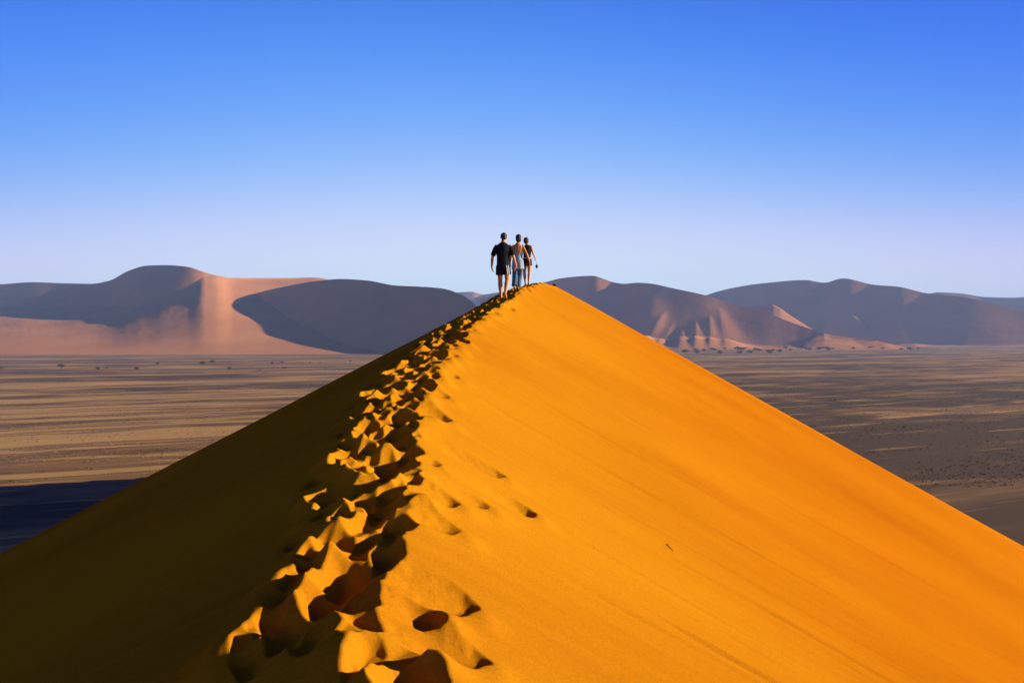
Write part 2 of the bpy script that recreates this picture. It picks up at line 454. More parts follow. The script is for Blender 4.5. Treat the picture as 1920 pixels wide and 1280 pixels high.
# ------------------------------------------------------------------ far dunes
def hill(crest, toe, based, phi, slope=0.74, back=0.30, ncol=420, n_slip=40, n_ap=30, rough=1.0, spurs=(), seed=1, dip=-3.0, apw=1.35):
    """crest: (px,py,depth) skyline; toe: (px,py) foot of the slip face; based: (px,depth) where the apron meets the plain.
    The slip face falls at the angle of repose towards the left and the camera (phi from straight left)."""
    p0, p1 = crest[0][0], crest[-1][0]
    P = np.linspace(p0, p1, ncol)
    cy = curve(crest, P, 1); cdp = curve(crest, P, 2)
    ty = np.maximum(curve(toe, P, 1), cy + 0.3); bd = curve(based, P, 1)
    u = (P - CX) / F
    cx = u * cdp; cz = H + (CY - cy) / F * cdp
    wx, wy = -math.cos(phi), -math.sin(phi)        # downhill direction of the slip face
    ax, ay = -wy, wx                               # along the crest
    vt = (CY - ty) / F
    kk = 1.0 / (slope * np.clip(u * math.cos(phi) + math.sin(phi), 0.25, 2))
    td = cdp - np.maximum(kk * (cz - H - vt * cdp) / (1 - kk * vt), 8)
    td = np.maximum(td, bd + 15)
    # smooth the toe line
    for _ in range(6):
        td[1:-1] = (td[:-2] + 2 * td[1:-1] + td[2:]) / 4
    td = np.minimum(td, cdp - 8)
    tz = H + (CY - ty) / F * td
    tz = np.maximum(tz, 1.0)
    rows = []
    bk = cz / back
    for t in np.linspace(1, 0, 14)[:-1]:
        dd = cdp + t * bk
        rows.append((u * cdp + 0.25 * t * bk, dd, cz * (1 - t) ** 1.1 + dip * t, 0 * P))
    for t in np.linspace(0, 1, n_slip) ** 2.0:
        dd = cdp + (td - cdp) * t
        z = cz + (tz - cz) * t
        rows.append((u * dd, dd, z, np.full(ncol, math.sin(min(t * 1.2, 1) * math.pi / 2) * 0.22)))
    for t in np.linspace(0, 1, n_ap)[1:]:
        dd = td + (np.minimum(bd, td - 15) - td) * t
        z = tz * (1 - t) ** apw + dip * t
        rows.append((u * dd, dd, z, np.full(ncol, (1 - t) ** 0.5 * 0.9 * min(1, 3 * (1 - t)))))
    X = np.array([r[0] for r in rows]); Y = np.array([r[1] for r in rows]); Z = np.array([r[2] for r in rows]); W = np.array([r[3] for r in rows])
    n = fbm(X / 190, Y / 190, seed, 5)
    Z = Z + rough * 26 * n * W
    PX = CX + F * X / Y; PY = CY - F * (Z - H) / Y
    for (sx, sy, sw, sh, lean, amp) in spurs:      # low side ridges at the foot
        cxp = sx + lean * (PY - sy)
        side = PX - cxp
        t_ = np.clip((PY - (sy - sh)) / (2 * sh), 0, 1)
        wd_ = sw * (0.25 + t_)
        g = np.where(side < 0, np.exp(np.minimum(side, 0) / (wd_ * 1.9)), np.exp(-(np.maximum(side, 0) / (wd_ * 1.5)) ** 2)) * np.sqrt(t_)
        Z = Z + amp * g * np.minimum(1, W * 2.2)
    ob = grid_obj('hills', X, Y, Z, HILL)
    tag(ob, kind='structure')
    return ob

D45 = math.radians(42)
hill([(-500, 560, 8200), (-300, 545, 7200), (0, 533, 5850), (60, 529, 5580), (120, 531, 5330), (170, 532, 5120), (205, 526, 4970), (240, 508, 4850), (275, 498, 4730),
      (310, 497, 4610), (350, 500, 4470), (380, 509, 4370), (400, 515, 4350), (440, 521, 4460), (480, 521, 4590), (540, 521, 4720), (585, 520, 4780),
      (640, 530, 4800), (720, 560, 4800), (800, 600, 4800)],
     [(-500, 580), (0, 573), (60, 576), (100, 578), (160, 575), (230, 574), (270, 572), (310, 560), (350, 545), (385, 518), (400, 516.5), (440, 523), (480, 524), (585, 522), (800, 604)],
     [(-500, 2780), (0, 2800), (400, 2880), (800, 2950)], D45, seed=3, rough=0.6, apw=1.05)
hill([(425, 572, 4330), (450, 562, 4260), (470, 553, 4190), (530, 538, 4010), (600, 526, 3840), (640, 523, 3750), (690, 526, 3640), (740, 535, 3520), (800, 538, 3380), (830, 541, 3290), (870, 555, 3170),
      (890, 570, 3080), (920, 610, 2950), (960, 655, 2850)],
     [(425, 572.5), (470, 553.6), (500, 560), (545, 575), (580, 590), (596, 610), (615, 632), (650, 650), (700, 660), (760, 664), (960, 666)],
     [(425, 3350), (700, 2900), (800, 2700), (1020, 2300)], D45, seed=5, rough=0.5)
hill([(900, 560, 6100), (960, 545, 5900), (1030, 527, 5680), (1050, 522, 5620), (1110, 517, 5450), (1150, 529, 5350), (1170, 532, 5290), (1195, 530, 5230), (1215, 531, 5180),
      (1260, 540, 5070), (1320, 553, 4940), (1360, 565, 4860), (1440, 588, 4690), (1500, 610, 4560), (1560, 628, 4440), (1650, 640, 4280), (1700, 652, 4200)],
     [(900, 640), (1100, 645), (1200, 646), (1450, 647), (1490, 643), (1515, 632), (1545, 625), (1600, 634), (1650, 641), (1700, 653)],
     [(900, 4200), (1300, 4080), (1700, 4050)], D45, seed=8,
     spurs=[(1234, 606, 9, 20, -0.6, 20), (1252, 622, 8, 14, -0.6, 13), (1277, 630, 10, 13, -0.2, 24), (1303, 624, 10, 19, -0.05, 28), (1330, 618, 9, 26, 0.0, 20), (1352, 610, 20, 34, 0.15, 36),
            (1205, 576, 30, 26, -0.6, 36), (1150, 570, 18, 18, -0.6, 30)])
hill([(1280, 580, 7700), (1325, 553, 7400), (1400, 535, 7150), (1440, 530, 7040), (1510, 525, 6850), (1545, 530, 6760), (1580, 522, 6670), (1640, 534, 6520), (1680, 537, 6420),
      (1740, 550, 6280), (1800, 556, 6150), (1920, 585, 5900), (2050, 610, 5700), (2300, 640, 5400)],
     [(1280, 640), (1500, 647), (1700, 649), (2300, 650)],
     [(1280, 5200), (1920, 5000), (2300, 4900)], math.radians(36), seed=12,
     spurs=[(1600, 595, 7, 6, 0.8, 28), (1684, 617, 12, 5, 0.9, 9)])
hill([(1370, 585, 5750), (1400, 578, 5650), (1430, 573, 5560), (1445, 570, 5510), (1460, 576, 5460), (1480, 590, 5390), (1510, 609, 5290), (1530, 622, 5200)],
     [(1370, 585.6), (1445, 570.6), (1530, 622.6)], [(1370, 4950), (1530, 4800)], D45, seed=21, rough=0.3, ncol=120)
hill([(1600, 600, 9300), (1700, 560, 9100), (1740, 551, 9000), (1760, 548, 8950), (1800, 550, 8880), (1850, 557, 8760), (1900, 558, 8650), (1920, 557, 8600), (2000, 555, 8450), (2200, 580, 8000), (2400, 610, 7800)],
     [(1600, 620), (2400, 630)], [(1600, 7000), (2400, 6500)], math.radians(30), seed=15)
hill([(640, 600, 9800), (800, 560, 9500), (840, 552, 9400), (860, 548, 9300), (885, 547, 9250), (905, 552, 9200), (935, 548, 9100), (980, 543, 9000), (1040, 540, 8900), (1200, 560, 8600), (1300, 590, 8400)],
     [(640, 625), (1300, 625)], [(640, 7000), (1300, 7000)], math.radians(45), seed=19)

# ------------------------------------------------------------------ people
def ring_tube(bm, path, rad, n=16, up=(1, 0, 0), caps=True):
    """lofted tube through path; rad: r or (ra, rb) per point, ra measured along `up` made perpendicular"""
    pts = [Vector(p) for p in path]
    rings = []
    def ring(c, t, ra, rb):
        a = Vector(up) - t * t.dot(Vector(up))
        if a.length < 1e-3: a = Vector((0, 1, 0)) - t * t.dot(Vector((0, 1, 0)))
        a.normalize(); b2 = t.cross(a)
        return [bm.verts.new(c + a * (ra * math.cos(2 * math.pi * k / n)) + b2 * (rb * math.sin(2 * math.pi * k / n))) for k in range(n)]
    m = len(pts)
    tang = []
    for i in range(m):
        t = pts[min(i + 1, m - 1)] - pts[max(i - 1, 0)]
        tang.append(t.normalized())
    rr = [(r, r) if not isinstance(r, tuple) else r for r in rad]
    if caps:
        for f in (0.35, 0.75):
            q = math.sqrt(max(0, 1 - (1 - f + 0.02) ** 2))
            pass
        e = (rr[0][0] + rr[0][1]) / 2 * 0.8
        for h, q in ((1.0, 0.15), (0.75, 0.62), (0.4, 0.9)):
            rings.append(ring(pts[0] - tang[0] * e * h, tang[0], rr[0][0] * q, rr[0][1] * q))
    for i in range(m): rings.append(ring(pts[i], tang[i], *rr[i]))
    if caps:
        e = (rr[-1][0] + rr[-1][1]) / 2 * 0.8
        for h, q in ((0.4, 0.9), (0.75, 0.62), (1.0, 0.15)):
            rings.append(ring(pts[-1] + tang[-1] * e * h, tang[-1], rr[-1][0] * q, rr[-1][1] * q))
    for r0, r1 in zip(rings, rings[1:]):
        for k in range(n):
            bm.faces.new((r0[k], r0[(k + 1) % n], r1[(k + 1) % n], r1[k]))
    bm.faces.new(rings[0][::-1]); bm.faces.new(rings[-1])

def ball(bm, c, r, seg=18):
    m = Matrix.Translation(Vector(c)) @ Matrix.Diagonal((*r, 1))
    bmesh.ops.create_uvsphere(bm, u_segments=seg, v_segments=seg // 2 + 2, radius=1.0, matrix=m)

def fused(name, bm, mat, parent, voxel=0.006, smooth=3, fold=0.0, fscale=14):
    """melt overlapping volumes into one continuous skin"""
    bmesh.ops.recalc_face_normals(bm, faces=bm.faces[:])
    me = bpy.data.meshes.new('tmp'); bm.to_mesh(me); bm.free()
    o = bpy.data.objects.new('tmp', me); C.objects.link(o)
    r = o.modifiers.new('r', 'REMESH'); r.mode = 'VOXEL'; r.voxel_size = voxel
    sm = o.modifiers.new('s', 'SMOOTH'); sm.factor = 0.5; sm.iterations = smooth
    dg = bpy.context.evaluated_depsgraph_get()
    out = bpy.data.meshes.new_from_object(o.evaluated_get(dg))
    bpy.data.objects.remove(o); bpy.data.meshes.remove(me)
    out.name = name
    if fold:
        out.update()
        n = len(out.vertices)
        co = np.empty(n * 3, np.float32); out.vertices.foreach_get('co', co); co = co.reshape(-1, 3)
        nr = np.empty(n * 3, np.float32); out.vertices.foreach_get('normal', nr); nr = nr.reshape(-1, 3)
        d = fbm((co[:, 0] + co[:, 1]) * fscale, co[:, 2] * fscale * 0.35, 5, 3)
        co += nr * (d * fold)[:, None]
        out.vertices.foreach_set('co', co.ravel())
    out.polygons.foreach_set('use_smooth', [True] * len(out.polygons))
    out.materials.clear(); out.materials.append(mat)
    ob = bpy.data.objects.new(name, out); C.objects.link(ob); ob.parent = parent
    return ob

def add_arm(bm, sh, el, wr, k=1.0):
    ring_tube(bm, [sh, Vector(sh).lerp(Vector(el), .4), el], [.052 * k, .047 * k, .038 * k])
    ring_tube(bm, [el, Vector(el).lerp(Vector(wr), .3), wr], [.039 * k, .041 * k, .026 * k])

def add_hand(bm, wr, tip, side, k=1.0, curl=0.5):
    """palm, four bent fingers of unequal length and a thumb off the side of the palm"""
    wr = Vector(wr); d = (Vector(tip) - wr).normalized()
    fwd = Vector((0, 1, 0)); fwd = (fwd - d * d.dot(fwd)).normalized()   # knuckle row runs front to back, back of the hand outwards
    inn = Vector((-side, 0, 0)); inn = (inn - d * d.dot(inn) - fwd * fwd.dot(inn)).normalized()
    palm = wr + d * .055 * k
    ring_tube(bm, [wr - d * .01, palm, wr + d * .088 * k], [(.022 * k, .022 * k), (.036 * k, .015 * k), (.039 * k, .013 * k)], n=14, up=fwd)
    for i, (off, ln) in enumerate([(.029, .068), (.010, .078), (-.010, .073), (-.028, .058)]):
        b0 = wr + d * .085 * k + fwd * off * k
        c = curl + 0.12 * i
        b1 = b0 + (d * math.cos(c * .5) + inn * math.sin(c * .5)) * ln * .5 * k
        b2 = b1 + (d * math.cos(c * 1.2) + inn * math.sin(c * 1.2)) * ln * .5 * k
        ring_tube(bm, [b0 - d * .02, b0, b1, b2], [.0095 * k, .0095 * k, .009 * k, .0075 * k], n=8, up=fwd)
    t0 = wr + d * .03 * k + fwd * .026 * k
    t1 = t0 + (d * .7 + fwd * .6 + inn * .35).normalized() * .036 * k
    t2 = t1 + (d * .95 + fwd * .15 + inn * .3).normalized() * .03 * k
    ring_tube(bm, [t0 - d * .012, t0, t1, t2], [.013 * k, .012 * k, .0105 * k, .009 * k], n=8, up=inn)

def add_leg(bm, hip, kn, an, k=1.0):
    hip, kn, an = Vector(hip), Vector(kn), Vector(an)
    ring_tube(bm, [hip, hip.lerp(kn, .35), hip.lerp(kn, .75), kn], [.092 * k, .086 * k, .067 * k, .058 * k])
    back = Vector((0, -.016, 0))
    ring_tube(bm, [kn, kn.lerp(an, .3) + back, kn.lerp(an, .65) + back * .4, an], [.057 * k, .064 * k, .048 * k, .036 * k])

def add_foot(bm, an, toe, k=1.0):
    an, toe = Vector(an), Vector(toe)
    d = toe - an; fl = Vector((d.x, d.y, d.z * 0.7)).normalized()
    heel = an - fl * .045 * k + Vector((0, 0, -.045 * k))
    ball_ = toe - fl * .06 * k
    ring_tube(bm, [an, an.lerp(heel, .6), heel], [.032 * k, .034 * k, .029 * k], n=12)
    ring_tube(bm, [heel, an.lerp(ball_, .5) + Vector((0, 0, -.012)), ball_, toe], [(.030 * k, .028 * k), (.036 * k, .034 * k), (.044 * k, .022 * k), (.036 * k, .014 * k)], n=12)
    for i in range(5):
        o = (i - 2) * .016 * k
        q = toe + Vector((o, .012 - abs(i - 1) * .006, -.002))
        ball(bm, q, (.010 * k, .016 * k, .010 * k), 8)

def add_head(bm, c, k=1.0, nod=0.0):
    """cranium, jaw, nose, ears; the face looks along +y"""
    c = Vector(c)
    ball(bm, c + Vector((0, -.008, .025)) * k, (.076 * k, .094 * k, .088 * k))
    ring_tube(bm, [c + Vector((0, .02, .02)) * k, c + Vector((0, .03, -.045)) * k, c + Vector((0, .048, -.088)) * k],
              [(.066 * k, .07 * k), (.058 * k, .056 * k), (.034 * k, .034 * k)])
    ring_tube(bm, [c + Vector((0, .085, .02)) * k, c + Vector((0, .105, -.022)) * k], [.010 * k, .015 * k], n=8)   # nose
    ball(bm, c + Vector((0, .082, .03)) * k, (.045 * k, .014 * k, .012 * k), 10)        # brow
    for s_ in (-1, 1):
        ball(bm, c + Vector((s_ * .078, -.008, -.005)) * k, (.010 * k, .020 * k, .032 * k), 10)   # ears

def face_parts(c, k, parent, skin_lip):
    c = Vector(c)
    for s_ in (-1, 1):
        bm = bmesh.new(); ball(bm, c + Vector((s_ * .032, .082, .008)) * k, (.012 * k, .011 * k, .009 * k), 10)
        me = bpy.data.meshes.new('eye'); bm.to_mesh(me); bm.free(); me.materials.append(EYE)
        o = bpy.data.objects.new('eye', me); C.objects.link(o); o.parent = parent
    bm = bmesh.new(); ball(bm, c + Vector((0, .084, -.052)) * k, (.024 * k, .010 * k, .008 * k), 10)
    me = bpy.data.meshes.new('mouth'); bm.to_mesh(me); bm.free(); me.materials.append(skin_lip)
    o = bpy.data.objects.new('mouth', me); C.objects.link(o); o.parent = parent

SKIN = flat_mat('tanned_skin', (0.540, 0.225, 0.045), 0.55, 0.3, 0.06, 40)
LIP = flat_mat('lip', (0.35, 0.12, 0.09), 0.5, 0.3)
EYE = flat_mat('eye', (0.5, 0.48, 0.45), 0.3, 0.5)
BLACK = flat_mat('black_cotton', (0.012, 0.013, 0.014), 0.9, 0.1, 0.25, 60)
NAVY = flat_mat('dark_navy_cloth', (0.010, 0.011, 0.020), 0.85, 0.1, 0.2, 60)
WHITE = flat_mat('white_stripe', (0.75, 0.72, 0.68), 0.8, 0.2)
PALE = flat_mat('pale_blue_cloth', (0.240, 0.304, 0.384), 0.85, 0.15, 0.08, 50)
TROU = flat_mat('grey_blue_cloth', (0.065, 0.12, 0.18), 0.85, 0.15, 0.08, 50)
HAIRD = flat_mat('dark_brown_hair', (0.030, 0.016, 0.009), 0.6, 0.3, 0.3, 90)
HAIRR = flat_mat('red_brown_hair', (0.085, 0.028, 0.012), 0.6, 0.3, 0.3, 90)

def place_root(px, py, d, label, rz):
    r = empty('person', ((px - CX) / F * d, d, H + (CY - py) / F * d), rz)
    return tag(r, label, 'person')

# --- the man: black T-shirt, dark shorts with white side stripes, barefoot, left foot ahead
man = place_root(941.6, 560.2, 26.9, 'barefoot person in black T-shirt and dark shorts with white side stripes, nearest of the walkers', 0.0)
bm = bmesh.new()
ring_tube(bm, [(.03, 0, .86), (.03, 0, .95), (.03, .01, 1.08), (.03, .03, 1.28), (.025, .045, 1.42), (.025, .05, 1.48)],
          [(.15, .10), (.16, .11), (.138, .10), (.17, .118), (.165, .10), (.10, .075)], n=24)
ring_tube(bm, [(.027, .045, 1.44), (.03, .055, 1.50), (.038, .075, 1.58)], [.085, .066, .060])
add_head(bm, (.042, .095, 1.668), 1.06)
for sh, el, wr, tp, sd_ in [((-.165, .045, 1.425), (-.262, .0, 1.13), (-.285, .07, .87), (-.262, .10, .70), -1),
                            ((.215, .045, 1.425), (.302, -.03, 1.15), (.372, .03, .90), (.352, .05, .72), 1)]:
    add_arm(bm, sh, el, wr); add_hand(bm, wr, tp, sd_)
add_leg(bm, (-.06, 0, .90), (-.055, .07, .49), (-.035, .02, .085)); add_foot(bm, (-.035, .02, .085), (-.055, .20, .028))
add_leg(bm, (.12, 0, .90), (.135, .03, .50), (.085, -.17, .155)); add_foot(bm, (.085, -.17, .155), (.095, -.03, .02))
fused('body', bm, SKIN, man)
face_parts((.042, .095, 1.668), 1.06, man, LIP)
bm = bmesh.new()
ring_tube(bm, [(.03, 0, .905), (.03, 0, 1.0), (.03, .01, 1.12), (.03, .03, 1.30), (.025, .045, 1.42), (.025, .05, 1.475), (.03, .06, 1.525)],
          [(.178, .138), (.176, .135), (.174, .132), (.198, .14), (.188, .12), (.140, .10), (.072, .072)], n=28, caps=False)
for sh, el in [((-.165, .045, 1.425), (-.262, .0, 1.13)), ((.215, .045, 1.425), (.302, -.03, 1.15))]:
    a_, b_ = Vector(sh), Vector(el); inn = Vector((.03, .04, 1.40)).lerp(a_, .6)
    ring_tube(bm, [inn, a_ + Vector((0, 0, -.035)), a_.lerp(b_, .35), a_.lerp(b_, .78)], [.062, .066, .068, .070])
fused('t_shirt', bm, BLACK, man, 0.007, 2, fold=0.022, fscale=11)
bm = bmesh.new()
ring_tube(bm, [(.03, 0, .97), (.03, 0, .86), (.03, 0, .76)], [(.172, .13), (.182, .14), (.172, .125)], n=24, caps=False)
for hp, kn in [((-.06, 0, .90), (-.055, .07, .49)), ((.12, 0, .90), (.135, .03, .50))]:
    a_, b_ = Vector(hp), Vector(kn)
    ring_tube(bm, [a_, a_.lerp(b_, .3), a_.lerp(b_, .60)], [.108, .112, .118], caps=False)
shorts = fused('shorts', bm, NAVY, man, 0.007, 2, fold=0.018, fscale=12)
for sx_ in (.125, .172):                       # pale stripes down the right leg
    bm = bmesh.new()
    ring_tube(bm, [(sx_ - .01, -.125 + (sx_ - .1) * .6, .90), (sx_ + .005, -.135 + (sx_ - .1) * .6, .80), (sx_ + .015, -.115 + (sx_ - .1) * .6, .655)], [(.013, .013)] * 3, n=8, caps=False)
    fused('stripe', bm, WHITE, shorts, 0.005, 1)
bm = bmesh.new()
ball(bm, (.042, .080, 1.706), (.088, .102, .092)); ball(bm, (.042, .045, 1.655), (.078, .068, .06))
fused('hair', bm, HAIRD, man, 0.006, 2, fold=0.012, fscale=40)

# --- the woman in the middle: pale blue backless top, long pale trousers
wom = place_root(968.4, 543.0, 30.1, 'person in pale blue backless top and long grey-blue trousers, second of the three walkers', 0.0)
k = 0.92
bm = bmesh.new()
ring_tube(bm, [(.04, 0, .80), (.04, 0, .88), (.045, .01, 1.02), (.05, .025, 1.20), (.05, .035, 1.32), (.05, .04, 1.38)],
          [(.15, .10), (.155, .105), (.112, .085), (.135, .095), (.14, .085), (.08, .06)], n=24)
ring_tube(bm, [(.05, .04, 1.37), (.06, .065, 1.48)], [.048, .046])
add_head(bm, (.064, .085, 1.555), 1.02)
for sh, el, wr, tp, sd_ in [((-.09, .035, 1.325), (-.17, -.01, 1.06), (-.19, .05, .82), (-.18, .08, .66), -1),
                            ((.185, .035, 1.325), (.305, -.04, 1.08), (.395, .01, .86), (.42, .03, .70), 1)]:
    add_arm(bm, sh, el, wr, .82); add_hand(bm, wr, tp, sd_, .9)
for hp, kn, an, toe in [((-.03, 0, .84), (-.04, .06, .46), (-.06, -.10, .10), (-.06, .03, .02)), ((.11, 0, .84), (.10, .10, .47), (.05, .06, .085), (.045, .23, .03))]:
    add_leg(bm, hp, kn, an, .9); add_foot(bm, an, toe, .88)
fused('body', bm, SKIN, wom)
face_parts((.064, .085, 1.555), 1.02, wom, LIP)
bm = bmesh.new()
ring_tube(bm, [(.045, 0, .62), (.045, 0, .74), (.043, 0, .88), (.046, .01, 1.00), (.05, .02, 1.10)],
          [(.185, .15), (.178, .14), (.170, .125), (.132, .105), (.148, .11)], n=28, caps=False)
top = fused('top', bm, PALE, wom, 0.007, 2, fold=0.035, fscale=12)
for sx in (-.05, .12):
    bm = bmesh.new()
    ring_tube(bm, [(sx + .03, -.075, 1.08), (sx + .02, -.045, 1.30), (sx, .03, 1.385), (sx, .10, 1.30), (sx + .01, .115, 1.10)], [.007] * 5, n=8)
    fused('strap', bm, PALE, top, 0.004, 1)
bm = bmesh.new()
ring_tube(bm, [(.04, 0, .90), (.04, 0, .78)], [(.162, .115), (.168, .12)], n=24, caps=False)
for hp, kn, an in [((-.03, 0, .84), (-.04, .06, .46), (-.06, -.10, .10)), ((.11, 0, .84), (.10, .10, .47), (.05, .06, .085))]:
    a_, b_, c_ = Vector(hp), Vector(kn), Vector(an)
    ring_tube(bm, [a_, a_.lerp(b_, .5), b_, b_.lerp(c_, .5), b_.lerp(c_, .97)], [.098, .092, .085, .084, .088], caps=False)
fused('trousers', bm, TROU, wom, 0.007, 2, fold=0.03, fscale=12)
bm = bmesh.new()
ball(bm, (.064, .065, 1.588), (.092, .106, .096)); ball(bm, (.064, .035, 1.53), (.09, .075, .085)); ball(bm, (.064, .02, 1.49), (.078, .055, .06))
fused('hair', bm, HAIRD, wom, 0.006, 2, fold=0.014, fscale=40)

# --- the woman in front: black sleeveless top and shorts
girl = place_root(988.6, 535.3, 33.2, 'person in black sleeveless top and short black shorts leading the three up to the summit', 0.0)
bm = bmesh.new()
ring_tube(bm, [(-.005, 0, .76), (-.005, 0, .84), (-.005, .01, .98), (-.003, .02, 1.16), (0, .03, 1.30), (-.005, .035, 1.355)],
          [(.135, .095), (.142, .10), (.105, .08), (.122, .09), (.12, .08), (.07, .055)], n=24)
ring_tube(bm, [(-.01, .035, 1.34), (-.03, .06, 1.43)], [.044, .042])
add_head(bm, (-.04, .08, 1.492), 1.0)
for sh, el, wr, tp, sd_, cu in [((-.125, .03, 1.305), (-.19, -.02, 1.06), (-.20, .06, .84), (-.19, .09, .68), -1, .5),
                                ((.128, .03, 1.305), (.185, -.02, 1.09), (.250, .08, .95), (.285, .12, .86), 1, 1.5)]:
    add_arm(bm, sh, el, wr, .76); add_hand(bm, wr, tp, sd_, .88, cu)
for hp, kn, an, toe in [((-.07, 0, .80), (-.095, .08, .43), (-.06, .03, .085), (-.065, .20, .03)), ((.065, 0, .80), (.066, .05, .43), (.045, -.08, .10), (.045, .06, .025))]:
    add_leg(bm, hp, kn, an, .82); add_foot(bm, an, toe, .86)
fused('body', bm, SKIN, girl)
face_parts((-.04, .08, 1.492), 1.0, girl, LIP)
bm = bmesh.new()
ring_tube(bm, [(-.005, 0, .925), (-.005, .01, 1.0), (-.003, .02, 1.16), (0, .03, 1.29), (-.002, .034, 1.345)],
          [(.128, .10), (.122, .098), (.140, .106), (.138, .096), (.10, .07)], n=26, caps=False)
fused('top', bm, BLACK, girl, 0.007, 2, fold=0.02, fscale=12)
bm = bmesh.new()
ring_tube(bm, [(-.005, 0, .895), (-.005, 0, .82), (-.005, 0, .71)], [(.146, .115), (.158, .125), (.15, .118)], n=24, caps=False)
for hp, kn in [((-.07, 0, .80), (-.095, .08, .43)), ((.065, 0, .80), (.066, .05, .43))]:
    a_, b_ = Vector(hp), Vector(kn)
    ring_tube(bm, [a_, a_.lerp(b_, .36)], [.092, .096], caps=False)
fused('shorts', bm, NAVY, girl, 0.007, 2, fold=0.015, fscale=12)
bm = bmesh.new()
ball(bm, (-.04, .06, 1.525), (.09, .102, .094)); ball(bm, (-.04, .03, 1.47), (.084, .066, .075)); ball(bm, (-.02, -.045, 1.50), (.05, .045, .05))
fused('hair', bm, HAIRR, girl, 0.006, 2, fold=0.014, fscale=40)

# --- what she carries: a small pouch swinging on a cord
gl = girl.location
pou = tag(empty('pouch', (gl.x + .318, gl.y + .12, gl.z + .60)), 'small black pouch dangling on a thin cord from the leading walker\'s right hand', 'pouch')
bm = bmesh.new()
ring_tube(bm, [(0, 0, .0), (0, 0, .03), (0, 0, .075), (0, 0, .10)], [(.030, .02), (.042, .028), (.040, .026), (.022, .016)], n=16)
fused('bag', bm, BLACK, pou, 0.004, 2)
bm = bmesh.new()
ring_tube(bm, [(0, 0, .10), (-.015, 0, .2), (-.045, -.005, .285)], [.0035] * 3, n=6)
me = bpy.data.meshes.new('cord'); bm.to_mesh(me); bm.free(); me.materials.append(BLACK)
o = bpy.data.objects.new('cord', me); C.objects.link(o); o.parent = pou

# --- a dark lump on the shoulder of the summit, a stick on the open slope
LUMP = flat_mat('lump_mat', (0.035, 0.025, 0.02), 0.9, 0.2, 0.3, 20)
bm = bmesh.new()
bmesh.ops.create_icosphere(bm, subdivisions=3, radius=1.0)
for vv in bm.verts:
    p = vv.co
    f_ = 1 + 0.5 * float(fbm(np.array([p.x * 1.6 + p.z]), np.array([p.y * 1.6 - p.z]), 4, 3)[0])
    vv.co = Vector((p.x * .085 * f_, p.y * .07 * f_, p.z * .058 * f_))
me = bpy.data.meshes.new('dark_lump'); bm.to_mesh(me); bm.free(); me.materials.append(LUMP)
o = bpy.data.objects.new('dark_lump', me); C.objects.link(o)
sx_, sd_ = (1039.5 - CX) / F * 41.3, 41.3
o.location = (sx_, sd_, H + surf(sx_, sd_) + .05)
o.scale = (1.25, 1.25, 1.3)
tag(o, 'small dark lump on the right shoulder of the summit', 'dark_lump')

STICK = flat_mat('dry_wood', (0.05, 0.03, 0.018), 0.9, 0.1, 0.3, 40)
x_, d_ = hit(1254, 1028)
z_ = H + surf(x_, d_)
bm = bmesh.new()
ring_tube(bm, [(-.055, .05, .050), (-.02, .01, .034), (.0, 0, .022), (.05, -.03, -.018), (.075, -.05, -.035)], [.006, .009, .010, .007, .004], n=8)
ring_tube(bm, [(-.02, .01, .032), (-.012, .02, .055), (.0, .03, .068)], [.007, .005, .003], n=8)
me = bpy.data.meshes.new('stick'); bm.to_mesh(me); bm.free(); me.materials.append(STICK)
o = bpy.data.objects.new('stick', me); C.objects.link(o); o.location = (x_, d_, z_); o.scale = (.62, .62, .8)
tag(o, 'small dark stick lying on the smooth sunlit slope', 'stick')

# ------------------------------------------------------------------ trees on the plain
BARK = flat_mat('grey_bark', (0.09, 0.065, 0.045), 0.95, 0.1, 0.3, 3)
LEAF = flat_mat('dusty_leaves', (0.038, 0.040, 0.020), 0.9, 0.1, 0.4, 1.5)

def tree_meshes(seed, flat=0.42, n=520):
    """a camelthorn about 6 m high and 10 m wide: short forked trunk, flattened open crown of leaf sprays"""
    r_ = random.Random(seed)
    bm = bmesh.new(); tips = []
    ring_tube(bm, [(0, 0, -.3), (.1, 0, .8), (.05, .1, 1.6)], [.38, .28, .24], n=8)
    for q in range(6):
        a = q * 1.05 + r_.uniform(-.3, .3); L_ = r_.uniform(2.2, 4.0)
        p1 = Vector((.05 + math.cos(a) * L_ * .45, .1 + math.sin(a) * L_ * .45, 1.5 + r_.uniform(.9, 1.5)))
        p2 = Vector((math.cos(a) * L_, math.sin(a) * L_, r_.uniform(2.8, 4.6)))
        ring_tube(bm, [(.05, .1, 1.3), p1, p2], [.18, .11, .04], n=6)
        tips += [p1.lerp(p2, .6), p2]
    tips += [Vector((r_.uniform(-1.5, 1.5), r_.uniform(-1.5, 1.5), r_.uniform(3.8, 5.0))) for _ in range(4)]
    t = bpy.data.meshes.new('trunk'); bm.to_mesh(t); bm.free(); t.materials.append(BARK)
    vs, fs = [], []
    for i in range(n):
        c = r_.choice(tips)
        p = c + Vector((r_.gauss(0, .85), r_.gauss(0, .85), r_.gauss(.1, flat)))
        if p.z < .5: p.z = .5 + r_.random() * .6
        s_ = r_.uniform(.22, .5)
        nrm = Vector((r_.gauss(0, 1), r_.gauss(0, 1), r_.gauss(.4, 1))).normalized()
        a_ = nrm.orthogonal().normalized(); b_ = nrm.cross(a_)
        k0 = len(vs)
        vs += [p + a_ * s_, p + b_ * s_ * .6, p - a_ * s_, p - b_ * s_ * .6]
        fs.append((k0, k0 + 1, k0 + 2, k0 + 3))
    cme = bpy.data.meshes.new('crown'); cme.from_pydata([tuple(v_) for v_ in vs], [], fs); cme.update(); cme.materials.append(LEAF)
    return t, cme

TREES = [tree_meshes(11), tree_meshes(23, .55), tree_meshes(37, .35, 420)]

